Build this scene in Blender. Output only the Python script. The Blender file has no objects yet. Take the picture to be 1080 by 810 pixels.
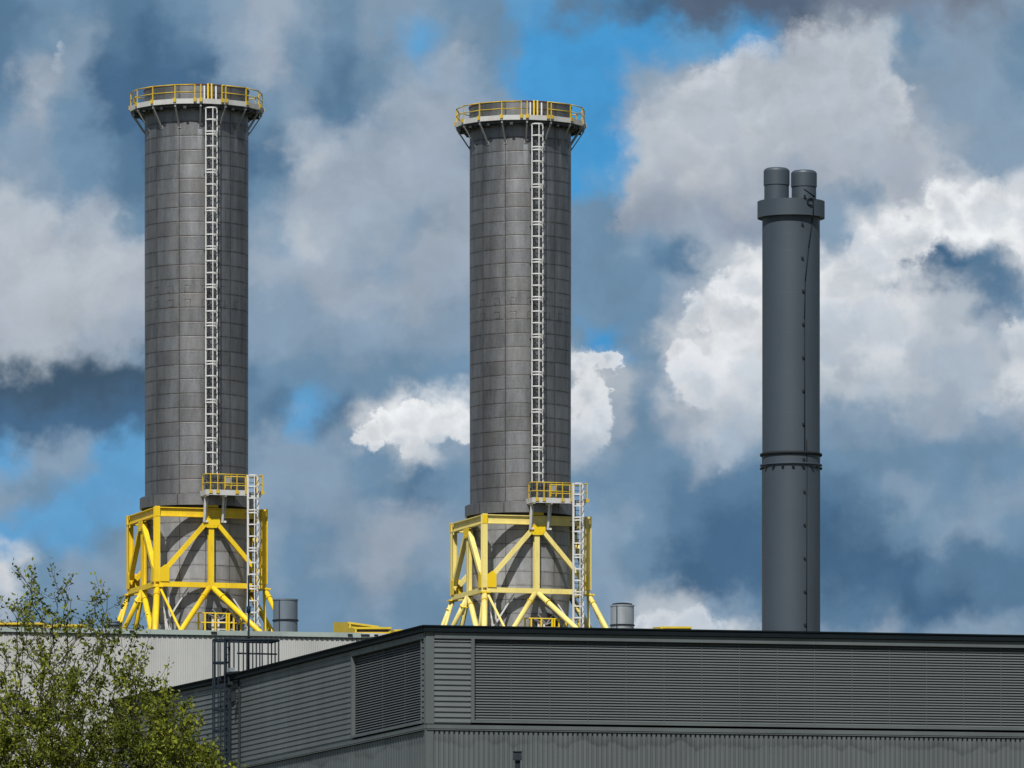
import bpy, math, random
import numpy as np
from mathutils import Vector, Matrix
R = math.radians
random.seed(7)
sc = bpy.context.scene
C = sc.collection
F = 8400.0; CX = 540.0; HY = 1300.0; CAMZ = 1.6
def zc(y, D): return (HY - y) * D / F + CAMZ
def P(x, y, D): return Vector(((x - CX) * D / F, D, zc(y, D)))

# ------------------------------------------------------------------ materials
def srgb(r, g, b):
    f = lambda c: (c/255/12.92) if c/255 <= .04045 else ((c/255+.055)/1.055)**2.4
    return (f(r), f(g), f(b), 1)
class NT:
    def __init__(s, tree): s.t = tree; s.t.nodes.clear()
    def n(s, typ, **kw):
        nd = s.t.nodes.new(typ)
        for k, v in kw.items():
            if k == 'inp':
                for i, val in v.items():
                    if isinstance(val, bpy.types.NodeSocket): s.t.links.new(val, nd.inputs[i])
                    else: nd.inputs[i].default_value = val
            else: setattr(nd, k, v)
        return nd
    def m(s, op, a, b=0.0, c=0.0, clamp=False):
        nd = s.n('ShaderNodeMath', operation=op, use_clamp=clamp, inp={0: a, 1: b, 2: c}); return nd.outputs[0]
    def mr(s, v, a, b, c=0.0, d=1.0, smooth=False):
        nd = s.n('ShaderNodeMapRange', interpolation_type='SMOOTHSTEP' if smooth else 'LINEAR', inp={0: v, 1: a, 2: b, 3: c, 4: d}); return nd.outputs[0]
    def mix(s, f, a, b, mode='MIX'):
        nd = s.n('ShaderNodeMix', data_type='RGBA', blend_type=mode, inp={0: f, 6: a, 7: b}); return nd.outputs[2]
    def noise(s, vec, scale, detail=4, rough=.55, dist=0.0):
        nd = s.n('ShaderNodeTexNoise', inp={'Vector': vec, 'Scale': scale, 'Detail': detail, 'Roughness': rough, 'Distortion': dist}); return nd
    def sep(s, v):
        nd = s.n('ShaderNodeSeparateXYZ', inp={0: v}); return nd.outputs
    def comb(s, x, y, z):
        nd = s.n('ShaderNodeCombineXYZ', inp={0: x, 1: y, 2: z}); return nd.outputs[0]
def mat(name):
    m = bpy.data.materials.new(name); m.use_nodes = True
    return m, NT(m.node_tree)
def finish(t, col, rough=.6, metal=0.0, bump=None, bstr=.3, bdist=.02, spec=.5):
    b = t.n('ShaderNodeBsdfPrincipled', inp={'Base Color': col, 'Roughness': rough, 'Metallic': metal, 'Specular IOR Level': spec})
    if bump is not None:
        bp = t.n('ShaderNodeBump', inp={'Strength': bstr, 'Distance': bdist, 'Height': bump})
        t.t.links.new(bp.outputs[0], b.inputs['Normal'])
    o = t.n('ShaderNodeOutputMaterial', inp={0: b.outputs[0]})
def weathered(name, col, dirt=(.05,.045,.04,1), amount=.25, scale=1.2, rough=.55, metal=0.0, streak=True, rust=None, rust_amt=.0, spec=.5):
    m, t = mat(name)
    tc = t.n('ShaderNodeTexCoord').outputs['Object']
    mp = t.n('ShaderNodeMapping', inp={0: tc, 3: (1, 1, .22 if streak else 1)}).outputs[0]
    n1 = t.noise(mp, scale, 6, .65).outputs[0]
    n2 = t.noise(tc, scale*7, 4, .6).outputs[0]
    f = t.mr(n1, .42, .72, 0, amount)
    c = t.mix(f, col, dirt)
    c = t.mix(t.mr(n2, .3, .7, 0, .16), c, (col[0]*.6, col[1]*.6, col[2]*.6, 1))
    if rust:
        n3 = t.noise(mp, scale*3.1, 5, .7).outputs[0]
        c = t.mix(t.mr(n3, .6, .7, 0, rust_amt), c, rust)
    finish(t, c, t.mr(n2, .2, .8, rough-.08, rough+.12), metal, n2, .12, .01, spec)
    return m
M = {}
M['yellow'] = weathered('yellow_paint', (.84, .59, .014, 1), (.38, .2, .02, 1), .5, .9, .45, rust=(.28, .12, .03, 1), rust_amt=.35)
M['pale_yellow'] = weathered('faded_yellow_paint', (.80, .68, .23, 1), (.45, .33, .09, 1), .5, .9, .5, rust=(.32, .17, .06, 1), rust_amt=.35)
M['fresh_yellow'] = weathered('fresh_yellow_paint', (.82, .57, .006, 1), (.5, .28, .01, 1), .25, 1.2, .45)
M['rail_yellow'] = weathered('rail_yellow_paint', (.58, .41, .015, 1), (.28, .13, .02, 1), .45, 2.0, .5)
M['white'] = weathered('white_painted_steel', (.66, .67, .67, 1), (.35, .27, .2, 1), .3, 1.5, .5, rust=(.25, .1, .04, 1), rust_amt=.35)
M['deck_paint'] = weathered('grimy_pale_deck_paint', (.50, .51, .51, 1), (.28, .23, .18, 1), .5, 2.2, .6, rust=(.22, .1, .05, 1), rust_amt=.4)
M['galv'] = weathered('galvanised_steel', (.34, .35, .36, 1), (.15, .14, .13, 1), .5, 1.5, .5, .3)
M['vent_steel'] = weathered('blue_grey_vent_steel', (.15, .19, .23, 1), (.07, .08, .09, 1), .5, 1.6, .45, .2)
M['bright_steel'] = weathered('bright_vent_steel', (.36, .40, .43, 1), (.17, .18, .18, 1), .5, 2.2, .4, .4)
M['dark_steel'] = weathered('dark_steel', (.016, .019, .023, 1), (.01, .01, .01, 1), .3, 2, .7, spec=.15)
M['blue_steel'] = weathered('dark_blue_steel', (.009, .017, .027, 1), (.015, .02, .025, 1), .3, 2, .6, spec=.2)
M['rim'] = weathered('dark_red_rim', (.11, .035, .03, 1), (.04, .02, .02, 1), .5, 2, .7)
M['black'] = weathered('black_lining_and_gap_shade', (.012, .012, .013, 1), (.02, .02, .02, 1), .3, 2, .9)
M['roof_trim'] = weathered('dark_roof_trim', (.0045, .009, .012, 1), (.010, .014, .017, 1), .35, .5, .75, streak=False, spec=.12)
M['grey_trim'] = weathered('grey_trim', (.094, .112, .118, 1), (.045, .05, .05, 1), .5, .5, .5)
M['coping'] = weathered('green_grey_coping', (.30, .36, .345, 1), (.16, .19, .19, 1), .7, .5, .6, streak=False)
M['fresh_coping'] = weathered('pale_coping', (.5, .53, .54, 1), (.25, .26, .26, 1), .5, .8, .6, streak=False)
M['roof'] = weathered('roof_sheet', (.12, .13, .13, 1), (.06, .06, .06, 1), .4, .3, .7, streak=False)
M['bark'] = weathered('bark', (.05, .04, .028, 1), (.09, .085, .06, 1), .6, 9, .9)
M['machine'] = weathered('grimy_machinery', (.04, .042, .045, 1), (.15, .15, .15, 1), .5, 2.5, .45, .3)

def shell_material(seam0, zb, light=1.0, metal=.88):
    m, t = mat('riveted_steel_plates')
    tc = t.n('ShaderNodeTexCoord').outputs['Object']
    x, y, z = t.sep(tc)
    ang = t.m('ARCTAN2', x, t.m('MULTIPLY', y, -1.0))
    a = t.m('DIVIDE', t.m('SUBTRACT', ang, R(seam0)), R(30))
    wob = t.noise(tc, 1.4, 3).outputs[0]
    zz = t.m('DIVIDE', t.m('SUBTRACT', z, zb), .866)
    zz = t.m('ADD', zz, t.m('MULTIPLY', t.m('SUBTRACT', wob, .5), .035))
    fa = t.m('FLOOR', a); fz = t.m('FLOOR', zz)
    da = t.m('ABSOLUTE', t.m('SUBTRACT', t.m('FRACT', t.m('ADD', a, .5)), .5))   # 0 at seam
    dz = t.m('ABSOLUTE', t.m('SUBTRACT', t.m('FRACT', t.m('ADD', zz, .5)), .5))
    la = t.mr(da, .010, .024, 1, 0); lz = t.mr(dz, .022, .050, 1, 0)
    brk = t.noise(tc, 2.6, 4, .7).outputs[0]
    lz = t.m('MULTIPLY', lz, t.mr(brk, .34, .55, .45, 1))
    la = t.m('MULTIPLY', la, t.mr(brk, .3, .5, .55, 1))
    line = t.m('MAXIMUM', la, lz)
    # grime hugging the seams
    halo = t.m('MULTIPLY', t.m('MAXIMUM', t.mr(da, .0, .13, .55, 0), t.mr(dz, .0, .2, .5, 0)), t.mr(brk, .35, .7, .2, 1))
    wn = t.n('ShaderNodeTexWhiteNoise', noise_dimensions='2D', inp={0: t.comb(fa, fz, 0)}).outputs[0]
    mp = t.n('ShaderNodeMapping', inp={0: tc, 3: (1, 1, .16)}).outputs[0]
    st = t.noise(mp, 1.7, 6, .7).outputs[0]
    big = t.noise(tc, .35, 3, .5).outputs[0]
    fine = t.noise(tc, 9, 5, .65).outputs[0]
    v = t.m('ADD', t.m('MULTIPLY', wn, .24), t.mr(st, .3, .7, -.30, .30))
    v = t.m('ADD', v, t.mr(big, .3, .7, -.1, .12))
    v = t.m('ADD', v, t.mr(fine, .3, .7, -.06, .06))
    v = t.m('MULTIPLY', t.m('ADD', v, .86), light)
    # pale washes below the platform struts
    sa = t.m('DIVIDE', t.m('SUBTRACT', ang, R(5.9)), R(22.5))
    ds = t.m('ABSOLUTE', t.m('SUBTRACT', t.m('FRACT', t.m('ADD', sa, .5)), .5))
    zr = t.m('SUBTRACT', z, 32.55)
    wash = t.m('MULTIPLY', t.mr(ds, .07, .15, 1, 0), t.m('MULTIPLY', t.mr(zr, -1.7, -.2, 0, 1), t.mr(zr, .0, .1, 1, 0)))
    v = t.m('ADD', v, t.m('MULTIPLY', wash, t.mr(st, .3, .65, .05, .65)))
    base = t.n('ShaderNodeVectorMath', operation='SCALE', inp={0: (.232, .238, .250), 'Scale': v}).outputs[0]
    wn2 = t.n('ShaderNodeTexWhiteNoise', noise_dimensions='2D', inp={0: t.comb(fz, fa, 0)}).outputs[0]
    base = t.mix(t.m('MULTIPLY', t.m('MULTIPLY', wn2, t.mr(big, .35, .65)), .45), base, (.215, .19, .165, 1))
    c = t.mix(t.m('MULTIPLY', halo, .6), base, (.085, .07, .058, 1))
    # outlines of the small square pads welded on in two rows half way up
    pa = t.m('MULTIPLY', t.m('ABSOLUTE', t.m('SUBTRACT', t.m('FRACT', t.m('ADD', t.m('DIVIDE', t.m('SUBTRACT', ang, R(-8)), R(20)), .5)), .5)), 1.10)
    pz = t.m('MINIMUM', t.m('ABSOLUTE', t.m('SUBTRACT', z, 22.78)), t.m('ABSOLUTE', t.m('SUBTRACT', z, 21.93)))
    q = t.m('MAXIMUM', t.m('DIVIDE', pa, .19), t.m('DIVIDE', pz, .21))
    pad = t.m('MULTIPLY', t.m('MULTIPLY', t.mr(q, .72, .9), t.mr(q, 1.0, 1.2, 1, 0)), t.mr(brk, .38, .55, .1, .8))
    line = t.m('MAXIMUM', line, pad)
    c = t.mix(t.m('MULTIPLY', line, .60), c, (.036, .027, .021, 1))
    h = t.m('SUBTRACT', t.m('ADD', t.m('MULTIPLY', wn, .4), t.m('MULTIPLY', big, 1.2)), line)
    finish(t, c, t.mr(fine, .2, .8,   .44, .58), metal, h, .35, .02)
    return m

def cladding_mat(name, col, ztop=None):
    m, t = mat(name)
    tc = t.n('ShaderNodeTexCoord').outputs['Object']
    x, y, z = t.sep(tc)
    mp = t.n('ShaderNodeMapping', inp={0: tc, 3: (1, 1, .12)}).outputs[0]
    n1 = t.noise(mp, .7, 6, .7).outputs[0]
    n2 = t.noise(tc, .22, 4, .6).outputs[0]
    n3 = t.noise(tc, 8, 3).outputs[0]
    c = t.mix(t.mr(n1, .4, .7, 0, .45), col, (col[0]*.55, col[1]*.55, col[2]*.57, 1))
    c = t.mix(t.mr(n2, .4, .7, 0, .3), c, (col[0]*1.35, col[1]*1.33, col[2]*1.3, 1))
    if ztop is not None:      # tide marks left by run-off
        s = t.comb(x, 0.0, 0.0)
        w = t.noise(s, 1.1, 1, .4).outputs[0]; w2 = t.noise(s, 3.5, 3, .7).outputs[0]
        e = t.m('ADD', t.m('MULTIPLY', w, 1.1), t.m('MULTIPLY', w2, .5))
        d = t.m('ADD', t.m('SUBTRACT', z, ztop), t.m('SUBTRACT', e, .45))
        band = t.m('MULTIPLY', t.mr(d, -.10, 0.0, 0, 1), t.mr(d, 0.0, .35, 1, 0))
        c = t.mix(t.m('MULTIPLY', t.m('MULTIPLY', band, t.mr(n1, .35, .6, .2, 1)), .6), c, (col[0]*.35, col[1]*.35, col[2]*.35, 1))
    finish(t, c, t.mr(n1, .3, .7, .42, .6), .1, n3, .08, .01)
    return m
M['ribbed_grey'] = cladding_mat('grey_profiled_cladding', (.118, .134, .140, 1))
M['ribbed_grey_low'] = cladding_mat('stained_grey_cladding', (.104, .120, .126, 1), ztop=20.45)
M['louvre'] = cladding_mat('louvre_grey', (.084, .097, .103, 1))
M['pale_clad'] = cladding_mat('pale_profiled_cladding', (.43, .44, .435, 1))
M['duct_grey'] = cladding_mat('blue_grey_painted_steel', (.050, .068, .088, 1))

def leaf_material():
    m, t = mat('spring_leaf')
    gi = t.n('ShaderNodeNewGeometry')
    rp = gi.outputs['Random Per Island']
    tc = t.n('ShaderNodeTexCoord').outputs['Object']
    n = t.noise(tc, .9, 3).outputs[0]
    f = t.m('ADD', t.m('MULTIPLY', rp, .65), t.mr(n, .35, .65, 0, .35))
    cr = t.n('ShaderNodeValToRGB', inp={0: f})
    e = cr.color_ramp.elements
    e[0].position = 0; e[0].color = (.022, .036, .007, 1)
    e[1].position = 1; e[1].color = (.34, .36, .035, 1)
    k = e.new(.5); k.color = (.12, .145, .018, 1)
    d = t.n('ShaderNodeBsdfPrincipled', inp={'Base Color': cr.outputs[0], 'Roughness': .55, 'Specular IOR Level': .12})
    tr = t.n('ShaderNodeBsdfTranslucent', inp={0: cr.outputs[0]})
    ms = t.n('ShaderNodeMixShader', inp={0: .3, 1: d.outputs[0], 2: tr.outputs[0]})
    t.n('ShaderNodeOutputMaterial', inp={0: ms.outputs[0]})
    return m
M['leaf'] = leaf_material()
def ground_material():
    m, t = mat('ground_grass')
    tc = t.n('ShaderNodeTexCoord').outputs['Object']
    n1 = t.noise(tc, .05, 6).outputs[0]; n2 = t.noise(tc, 2.0, 4).outputs[0]
    c = t.mix(t.mr(n1, .35, .65), (.05, .07, .02, 1), (.09, .09, .04, 1))
    c = t.mix(t.mr(n2, .3, .7, 0, .5), c, (.03, .045, .012, 1))
    finish(t, c, .9, 0, n2, .5, .05)
    return m
M['ground'] = ground_material()

# ------------------------------------------------------------------ mesh builder
class MB:
    def __init__(s): s.v = []; s.f = []; s.sm = []
    def add(s, vs, fs, smooth=False):
        o = len(s.v); s.v += [tuple(v) for v in vs]
        for f in fs: s.f.append(tuple(i+o for i in f)); s.sm.append(smooth)
        return s
    def hexa(s, p):      # 8 corners: bottom 4 ccw, top 4 ccw
        return s.add(p, [(3,2,1,0),(4,5,6,7),(0,1,5,4),(1,2,6,5),(2,3,7,6),(3,0,4,7)])
    def box(s, c, ax, ay, az):   # centre and half-axis vectors
        c = Vector(c); ax = Vector(ax); ay = Vector(ay); az = Vector(az)
        return s.hexa([c-ax-ay-az, c+ax-ay-az, c+ax+ay-az, c-ax+ay-az, c-ax-ay+az, c+ax-ay+az, c+ax+ay+az, c-ax+ay+az])
    def bar(s, a, b, w, h, side=None):   # w along side, h along the other
        a = Vector(a); b = Vector(b); d = (b-a)
        L = d.length; d.normalize()
        if side is None: side = Vector((0,0,1)).cross(d) if abs(d.z) < .95 else Vector((1,0,0))
        side = Vector(side); side = (side - d*side.dot(d)).normalized()
        up = d.cross(side).normalized()
        return s.box((a+b)/2, d*L/2, side*w/2, up*h/2)
    def ibeam(s, a, b, depth, width, side, tf=.05):   # web vertical
        a = Vector(a); b = Vector(b); d = (b-a).normalized()
        side = Vector(side); side = (side - d*side.dot(d)).normalized(); up = d.cross(side).normalized()
        if up.z < 0: up = -up
        o = up*(depth/2 - tf/2)
        s.bar(a+o, b+o, width, tf, side); s.bar(a-o, b-o, width, tf, side)
        s.bar(a, b, .04, depth-2*tf, side)
        return s
    def tube(s, a, b, r, n=8, r2=None, caps=True):
        a = Vector(a); b = Vector(b); d = (b-a).normalized(); r2 = r if r2 is None else r2
        q = Vector((1,0,0)) if abs(d.x) < .8 else Vector((0,1,0))
        u = d.cross(q).normalized(); w = d.cross(u)
        vs = []
        for p, rr in ((a, r), (b, r2)):
            for i in range(n):
                t = 2*math.pi*i/n; vs.append(p + (u*math.cos(t)+w*math.sin(t))*rr)
        s.add(vs, [(i, (i+1) % n, n+(i+1) % n, n+i) for i in range(n)], True)
        if caps:
            o = len(s.v)-2*n
            s.f.append(tuple(o+i for i in reversed(range(n)))); s.sm.append(False)
            s.f.append(tuple(o+n+i for i in range(n))); s.sm.append(False)
        return s
    def path(s, pts, r, n=6):
        for a, b in zip(pts, pts[1:]): s.tube(a, b, r, n)
        return s
    def strip(s, pts, w, h, side=None):
        for a, b in zip(pts, pts[1:]): s.bar(a, b, w, h, side)
        return s
    def lathe(s, prof, c=(0,0), n=72, close=False, rot=0.0, smooth=True):
        # separate rings per segment so profile corners stay crisp
        P_ = list(prof) + ([prof[0]] if close else [])
        for (r0, z0), (r1, z1) in zip(P_, P_[1:]):
            vs = []
            for rr, zz in ((r0, z0), (r1, z1)):
                for i in range(n):
                    t = 2*math.pi*i/n + rot; vs.append((c[0]+rr*math.sin(t), c[1]-rr*math.cos(t), zz))
            s.add(vs, [(i, (i+1) % n, n+(i+1) % n, n+i) for i in range(n)], smooth)
        return s
    def build(s, name, m, parent=None, root=None):
        me = bpy.data.meshes.new(name)
        org = Vector((0,0,0))
        if root is not None: org = Vector(ROOT[root.name])
        elif parent is None:
            a = np.array(s.v); org = Vector(((a[:,0].min()+a[:,0].max())/2, (a[:,1].min()+a[:,1].max())/2, a[:,2].min()))
        vs = [(x-org.x, y-org.y, z-org.z) for x, y, z in s.v]
        me.from_pydata(vs, [], s.f)
        me.polygons.foreach_set('use_smooth', s.sm)
        me.materials.append(M[m] if isinstance(m, str) else m)
        me.update()
        o = bpy.data.objects.new(name, me); C.objects.link(o)
        if parent is None: o.location = org; ROOT[o.name] = org
        else: o.parent = parent
        return o
ROOT = {}
def tag(o, label, cat, group=None):
    o['label'] = label; o['category'] = cat
    if group: o['group'] = group
    return o
def thing(name, loc, label, cat, group=None):
    o = bpy.data.objects.new(name, None); C.objects.link(o); o.location = loc; o.empty_display_size = .3
    ROOT[o.name] = Vector(loc)
    return tag(o, label, cat, group)
def struct(o): o['kind'] = 'structure'; return o

# ------------------------------------------------------------------ camera
cam = bpy.data.cameras.new('camera'); co = bpy.data.objects.new('camera', cam); C.objects.link(co)
co.location = (0, 0, CAMZ); co.rotation_euler = (math.pi/2, 0, 0)
cam.sensor_width = 36; cam.lens = F/1080*36; cam.shift_y = (HY-405)/1080
cam.clip_start = 1; cam.clip_end = 20000
sc.camera = co

# ------------------------------------------------------------------ ground
g = MB(); S_ = 6000
g.add([(-S_,-S_,0),(S_,-S_,0),(S_,S_,0),(-S_,S_,0)], [(0,1,2,3)])
struct(g.build('ground', 'ground'))

# ------------------------------------------------------------------ caged ladder
def caged_ladder(parent, root, base, z0, z1, nrm, first_double, stand=.12, cage_from=0.0, rung_w=.5, bay=.715, rungs_mat='machine', cage_w=.70):
    """base: (x, y) of the ladder line; nrm: 2D unit vector pointing out of the wall"""
    b = Vector((base[0], base[1], 0)); n = Vector((nrm[0], nrm[1], 0)); u = Vector((-nrm[1], nrm[0], 0))
    lad = MB()
    for s_ in (-1, 1):
        p = b + u*s_*rung_w/2
        lad.bar(p+Vector((0,0,z0)), p+Vector((0,0,z1)), .07, .04, n)
    z = z0+.2
    while z < z1-.1:
        lad.tube(b-u*rung_w/2+Vector((0,0,z)), b+u*rung_w/2+Vector((0,0,z)), .022, 5); z += .3
    # wall stays
    z = first_double
    while z > z0: z -= bay*3+.17
    z += bay*3+.17
    while z < z1:
        for s_ in (-1, 1):
            p = b + u*s_*rung_w/2 + Vector((0,0,z))
            lad.bar(p, p-n*.62, .05, .05)
        z += bay*3+.17
    L = lad.build('ladder', M[rungs_mat], parent, root)
    rad = cage_w/2
    def hp(k):      # k in degrees, 0 = straight out
        return b + n*(.36 + rad*math.cos(R(k))) + u*(rad*math.sin(R(k)))
    cg = MB()
    for k in (0,):
        p = hp(k); cg.bar(p+Vector((0,0,z0+cage_from)), p+Vector((0,0,z1)), .055, .014, Vector((math.cos(R(k)),)*3)*0 + u)
    for k in (-90, 90):
        p = hp(k)
        cg.bar(p+Vector((0,0,z0+cage_from)), p+Vector((0,0,z1)), .07, .02, u)
    cg.build('cage_strips', M['white'], L, root)
    zs = []
    z = first_double
    while z > z0+cage_from: z -= bay*3+.17
    while z < z1+.01:
        for q in (0, .17, .17+bay, .17+2*bay):
            if z0+cage_from <= z+q <= z1+.02: zs.append(z+q)
        z += bay*3+.17
    if not zs or z1 - zs[-1] > .2: zs.append(z1)
    for z in zs:
        h = MB()
        pts = [b+u*-1*rung_w/2+Vector((0,0,z))] + [hp(k)+Vector((0,0,z)) for k in range(-90, 91, 15)] + [b+u*rung_w/2+Vector((0,0,z))]
        h.strip(pts, .016, .075, None)
        h.build('hoop', M['white'], L, root)
    return L

# ------------------------------------------------------------------ the two steel stacks
A = R(17.3)
def make_stack(X, Y, dz, label, lab_frame, lab_acc, frame_m, gusset_m, lab_gear):
    Zb = 34.3 + CAMZ + dz               # deck that carries the stack
    z = lambda v: v + CAMZ + dz         # v: metres above the camera in the left stack's terms
    st = thing('steel_chimney', (X, Y, Zb), label, 'chimney', 'pair of large steel exhaust stacks')
    Rr = 3.156
    shell_m = shell_material(-17.3, z(44.72)-Zb)
    sh = MB()
    MB().lathe([(2.75, z(34.3)), (3.08, z(39.1)), (3.08, z(44.0))], (X, Y), 96).build('lower_drum', shell_material(-17.3, z(44.72)-Zb, 1.38, .35), st, st)
    sh.lathe([(3.14, z(44.66)), (Rr, z(60)), (Rr, z(67.6)), (Rr, z(68.35)), (3.19, z(69.43))], (X, Y), 96)
    sh.build('shell', shell_m, st, st)
    MB().lathe([(3.19, z(69.43)), (3.225, z(69.43)), (3.225, z(69.50)), (3.0, z(69.50)), (3.0, z(67))], (X, Y), 96).build('rim', 'rim', st, st)
    MB().lathe([(2.98, z(69.3)), (2.98, z(62)), (0, z(62))], (X, Y), 48).build('flue_lining', 'black', st, st)
    MB().lathe([(3.1, z(44.02)), (3.46, z(44.02)), (3.46, z(44.66)), (3.40, z(44.70)), (3.15, z(44.72))], (X, Y), 96).build('base_ring', shell_m, st, st)
    MB().lathe([(3.1, z(43.9)), (3.34, z(43.9)), (3.34, z(44.02))], (X, Y), 64).build('painted_gap_shadow', 'black', st, st)  # black ring painting in the shadow of the gap below the base ring
    for zz in (68.35,):
        MB().lathe([(Rr, z(zz-.05)), (Rr+.05, z(zz-.05)), (Rr+.05, z(zz+.05)), (Rr, z(zz+.05))], (X, Y), 96).build('stiffening_band', shell_m, st, st)
    # top platform ------------------------------------------------
    tp = MB(); Ro = 4.07; rot = R(5.9)
    c16 = 1/math.cos(math.pi/16)
    tp.lathe([(3.19, z(68.20)), (Ro, z(68.20)), (Ro, z(68.50)), (Ro-.03, z(68.50)), (Ro-.03, z(68.26)), (3.19, z(68.26))], (X, Y), 16, rot=rot, smooth=False)
    top = tp.build('top_platform', 'deck_paint', st, st)
    gr = MB()
    for k in range(16):
        a = R(5.9 + 22.5*k); e = Vector((math.cos(a), math.sin(a), 0)); nn = Vector((math.sin(a), -math.cos(a), 0))
        base = Vector((X, Y, 0))
        # under-deck beam and raking strut
        sb = MB()
        sb.bar(base+nn*3.15+Vector((0,0,z(68.10))), base+nn*4.0+Vector((0,0,z(68.10))), .10, .16)
        sb.bar(base+nn*3.95+Vector((0,0,z(68.03))), base+nn*3.22+Vector((0,0,z(66.95))), .10, .07, e)
        sb.box(base+nn*3.18+Vector((0,0,z(66.95))), e*.09, nn*.025, Vector((0,0,.10)))
        sb.build('strut', 'galv', top, st)
    # mess of ring beams and clips under the deck
    un = MB()
    un.lathe([(3.75, z(68.02)), (3.83, z(68.02)), (3.83, z(68.19)), (3.75, z(68.19))], (X, Y), 16, close=True, rot=rot, smooth=False)
    for k in range(32):
        a = R(11.25*k + 3); nn = Vector((math.sin(a), -math.cos(a), 0)); e = Vector((math.cos(a), math.sin(a), 0))
        un.box(Vector((X, Y, z(68.0)))+nn*(3.5+.25*(k % 2)), e*.09, nn*.14, Vector((0,0,.08)))
    un.build('under_deck_beams', 'machine', top, st)
    def ring_rail(zz, r, a0, a1):
        pts = []
        ks = [a0] + [5.9+22.5*k for k in range(-20, 30) if a0+1 < 5.9+22.5*k < a1-1] + [a1]
        for a in ks:
            pts.append(Vector((X+4.0*math.sin(R(a)), Y-4.0*math.cos(R(a)), zz)))
        m_ = MB(); m_.path(pts, r, 6); return m_
    rl = ring_rail(z(69.34), .036, 24.8, 360.8)
    rl.v += []; 
    rail = rl.build('guard_rail', 'rail_yellow', st, st)
    ring_rail(z(68.90), .028, 24.8, 360.8).build('knee_rail', 'rail_yellow', rail, st)
    for a in [5.9+22.5*k for k in range(16)] + [.8, 24.8]:
        nn = Vector((math.sin(R(a)), -math.cos(R(a)), 0)); e = Vector((math.cos(R(a)), math.sin(R(a)), 0))
        pm = MB(); b0 = Vector((X, Y, 0))+nn*4.0
        if a == 5.9:
            b0 = Vector((X, Y, 0))+nn*4.02
        pm.bar(b0+Vector((0,0,z(68.3))), b0+Vector((0,0,z(69.36))), .06, .06, e)
        pm.box(b0+nn*.10+Vector((0,0,z(68.42))), e*.09, nn*.03, Vector((0,0,.12)))
        pm.build('post', 'rail_yellow', rail, st)
    # gate and ladder head
    for s_, a in ((0, 13.0), (1, 16.5)):
        nn = Vector((math.sin(R(a)), -math.cos(R(a)), 0))
        b0 = Vector((X, Y, 0))+nn*3.7
        MB().bar(b0+Vector((0,0,z(68.3))), b0+Vector((0,0,z(69.46))), .09, .06).build('gate_post', 'fresh_yellow', rail, st)
    la = R(15.6); ln = (math.sin(la), -math.cos(la))
    lb = (X + ln[0]*3.55, Y + ln[1]*3.55)
    caged_ladder(st, st, lb, z(44.8), z(67.95), ln, z(66.35), cage_from=1.0)
    hd = MB()
    for s_ in (-1, 1):
        p = Vector((lb[0], lb[1], 0)) + Vector((-ln[1], ln[0], 0))*s_*.36 + Vector((ln[0], ln[1], 0))*.02
        hd.bar(p+Vector((0,0,z(67.9))), p+Vector((0,0,z(69.34))), .09, .05)
    hd.build('ladder_handrail', 'white', st, st)
    # cable running beside the ladder
    ca = R(26.5); cb = MB()
    p = Vector((X+3.19*math.sin(ca), Y-3.19*math.cos(ca), 0))
    cb.tube(p+Vector((0,0,z(44.8))), p+Vector((0,0,z(68))), .022, 5)
    cb.build('cable', 'dark_steel', st, st)

    # yellow support frame ----------------------------------------
    u = Vector((math.cos(A), math.sin(A), 0)); n = Vector((math.sin(A), -math.cos(A), 0)); H = 3.375
    def L(uu, nn, zz): return Vector((X, Y, 0)) + u*uu + n*nn + Vector((0,0,z(zz)))
    fr = thing('support_frame', (X, Y, Zb), lab_frame, 'steel frame', 'yellow support frames')
    FM = M[frame_m]; GM = M[gusset_m]
    faces = [(u, n), (n*-1, u), (u*-1, n*-1), (n, u*-1)]   # (along, outward): front, right, back, left
    def Q(f, a, o, zz):
        al, ou = faces[f]; return Vector((X, Y, 0)) + al*a + ou*o + Vector((0,0,z(zz)))
    for f in range(4):
        al, ou = faces[f]
        MB().ibeam(Q(f, -H+.17, H-.02, 43.53), Q(f, H-.17, H-.02, 43.53), .56, .30, ou).build('top_beam', FM, fr, fr)
        MB().bar(Q(f, -H+.12, H, 39.16), Q(f, H-.12, H, 39.16), .26, .31, ou).build('ring_beam', FM, fr, fr)
        c = MB()       # corner column (H section)
        c.bar(Q(f, -H, H+.1, 39.3), Q(f, -H, H+.1, 43.86), .33, .05, al)
        c.bar(Q(f, -H, H-.22, 39.3), Q(f, -H, H-.22, 43.84), .33, .05, al)
        c.bar(Q(f, -H, H-.06, 39.3), Q(f, -H, H-.06, 43.83), .06, .27, al)
        col = c.build('column', FM, fr, fr)
        pl = MB().bar(Q(f, -H, H+.136, 43.25), Q(f, -H, H+.136, 43.80), .31, .02, al).build('splice_plate', GM, col, fr)
        mc = MB()
        mc.bar(Q(f, 0, H+.08, 39.32), Q(f, 0, H+.08, 43.2), .33, .05, al)
        mc.bar(Q(f, 0, H-.16, 39.32), Q(f, 0, H-.16, 43.2), .33, .05, al)
        mc.bar(Q(f, 0, H-.04, 39.32), Q(f, 0, H-.04, 43.2), .05, .2, al)
        mc.build('middle_post', FM, fr, fr)
        for s_ in (-1, 1):
            MB().bar(Q(f, s_*.30, H+.02, 42.95), Q(f, s_*(H-.42), H+.02, 39.95), .30, .26, ou).build('diagonal_brace', FM, fr, fr)
        # gussets
        gp = MB()
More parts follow.
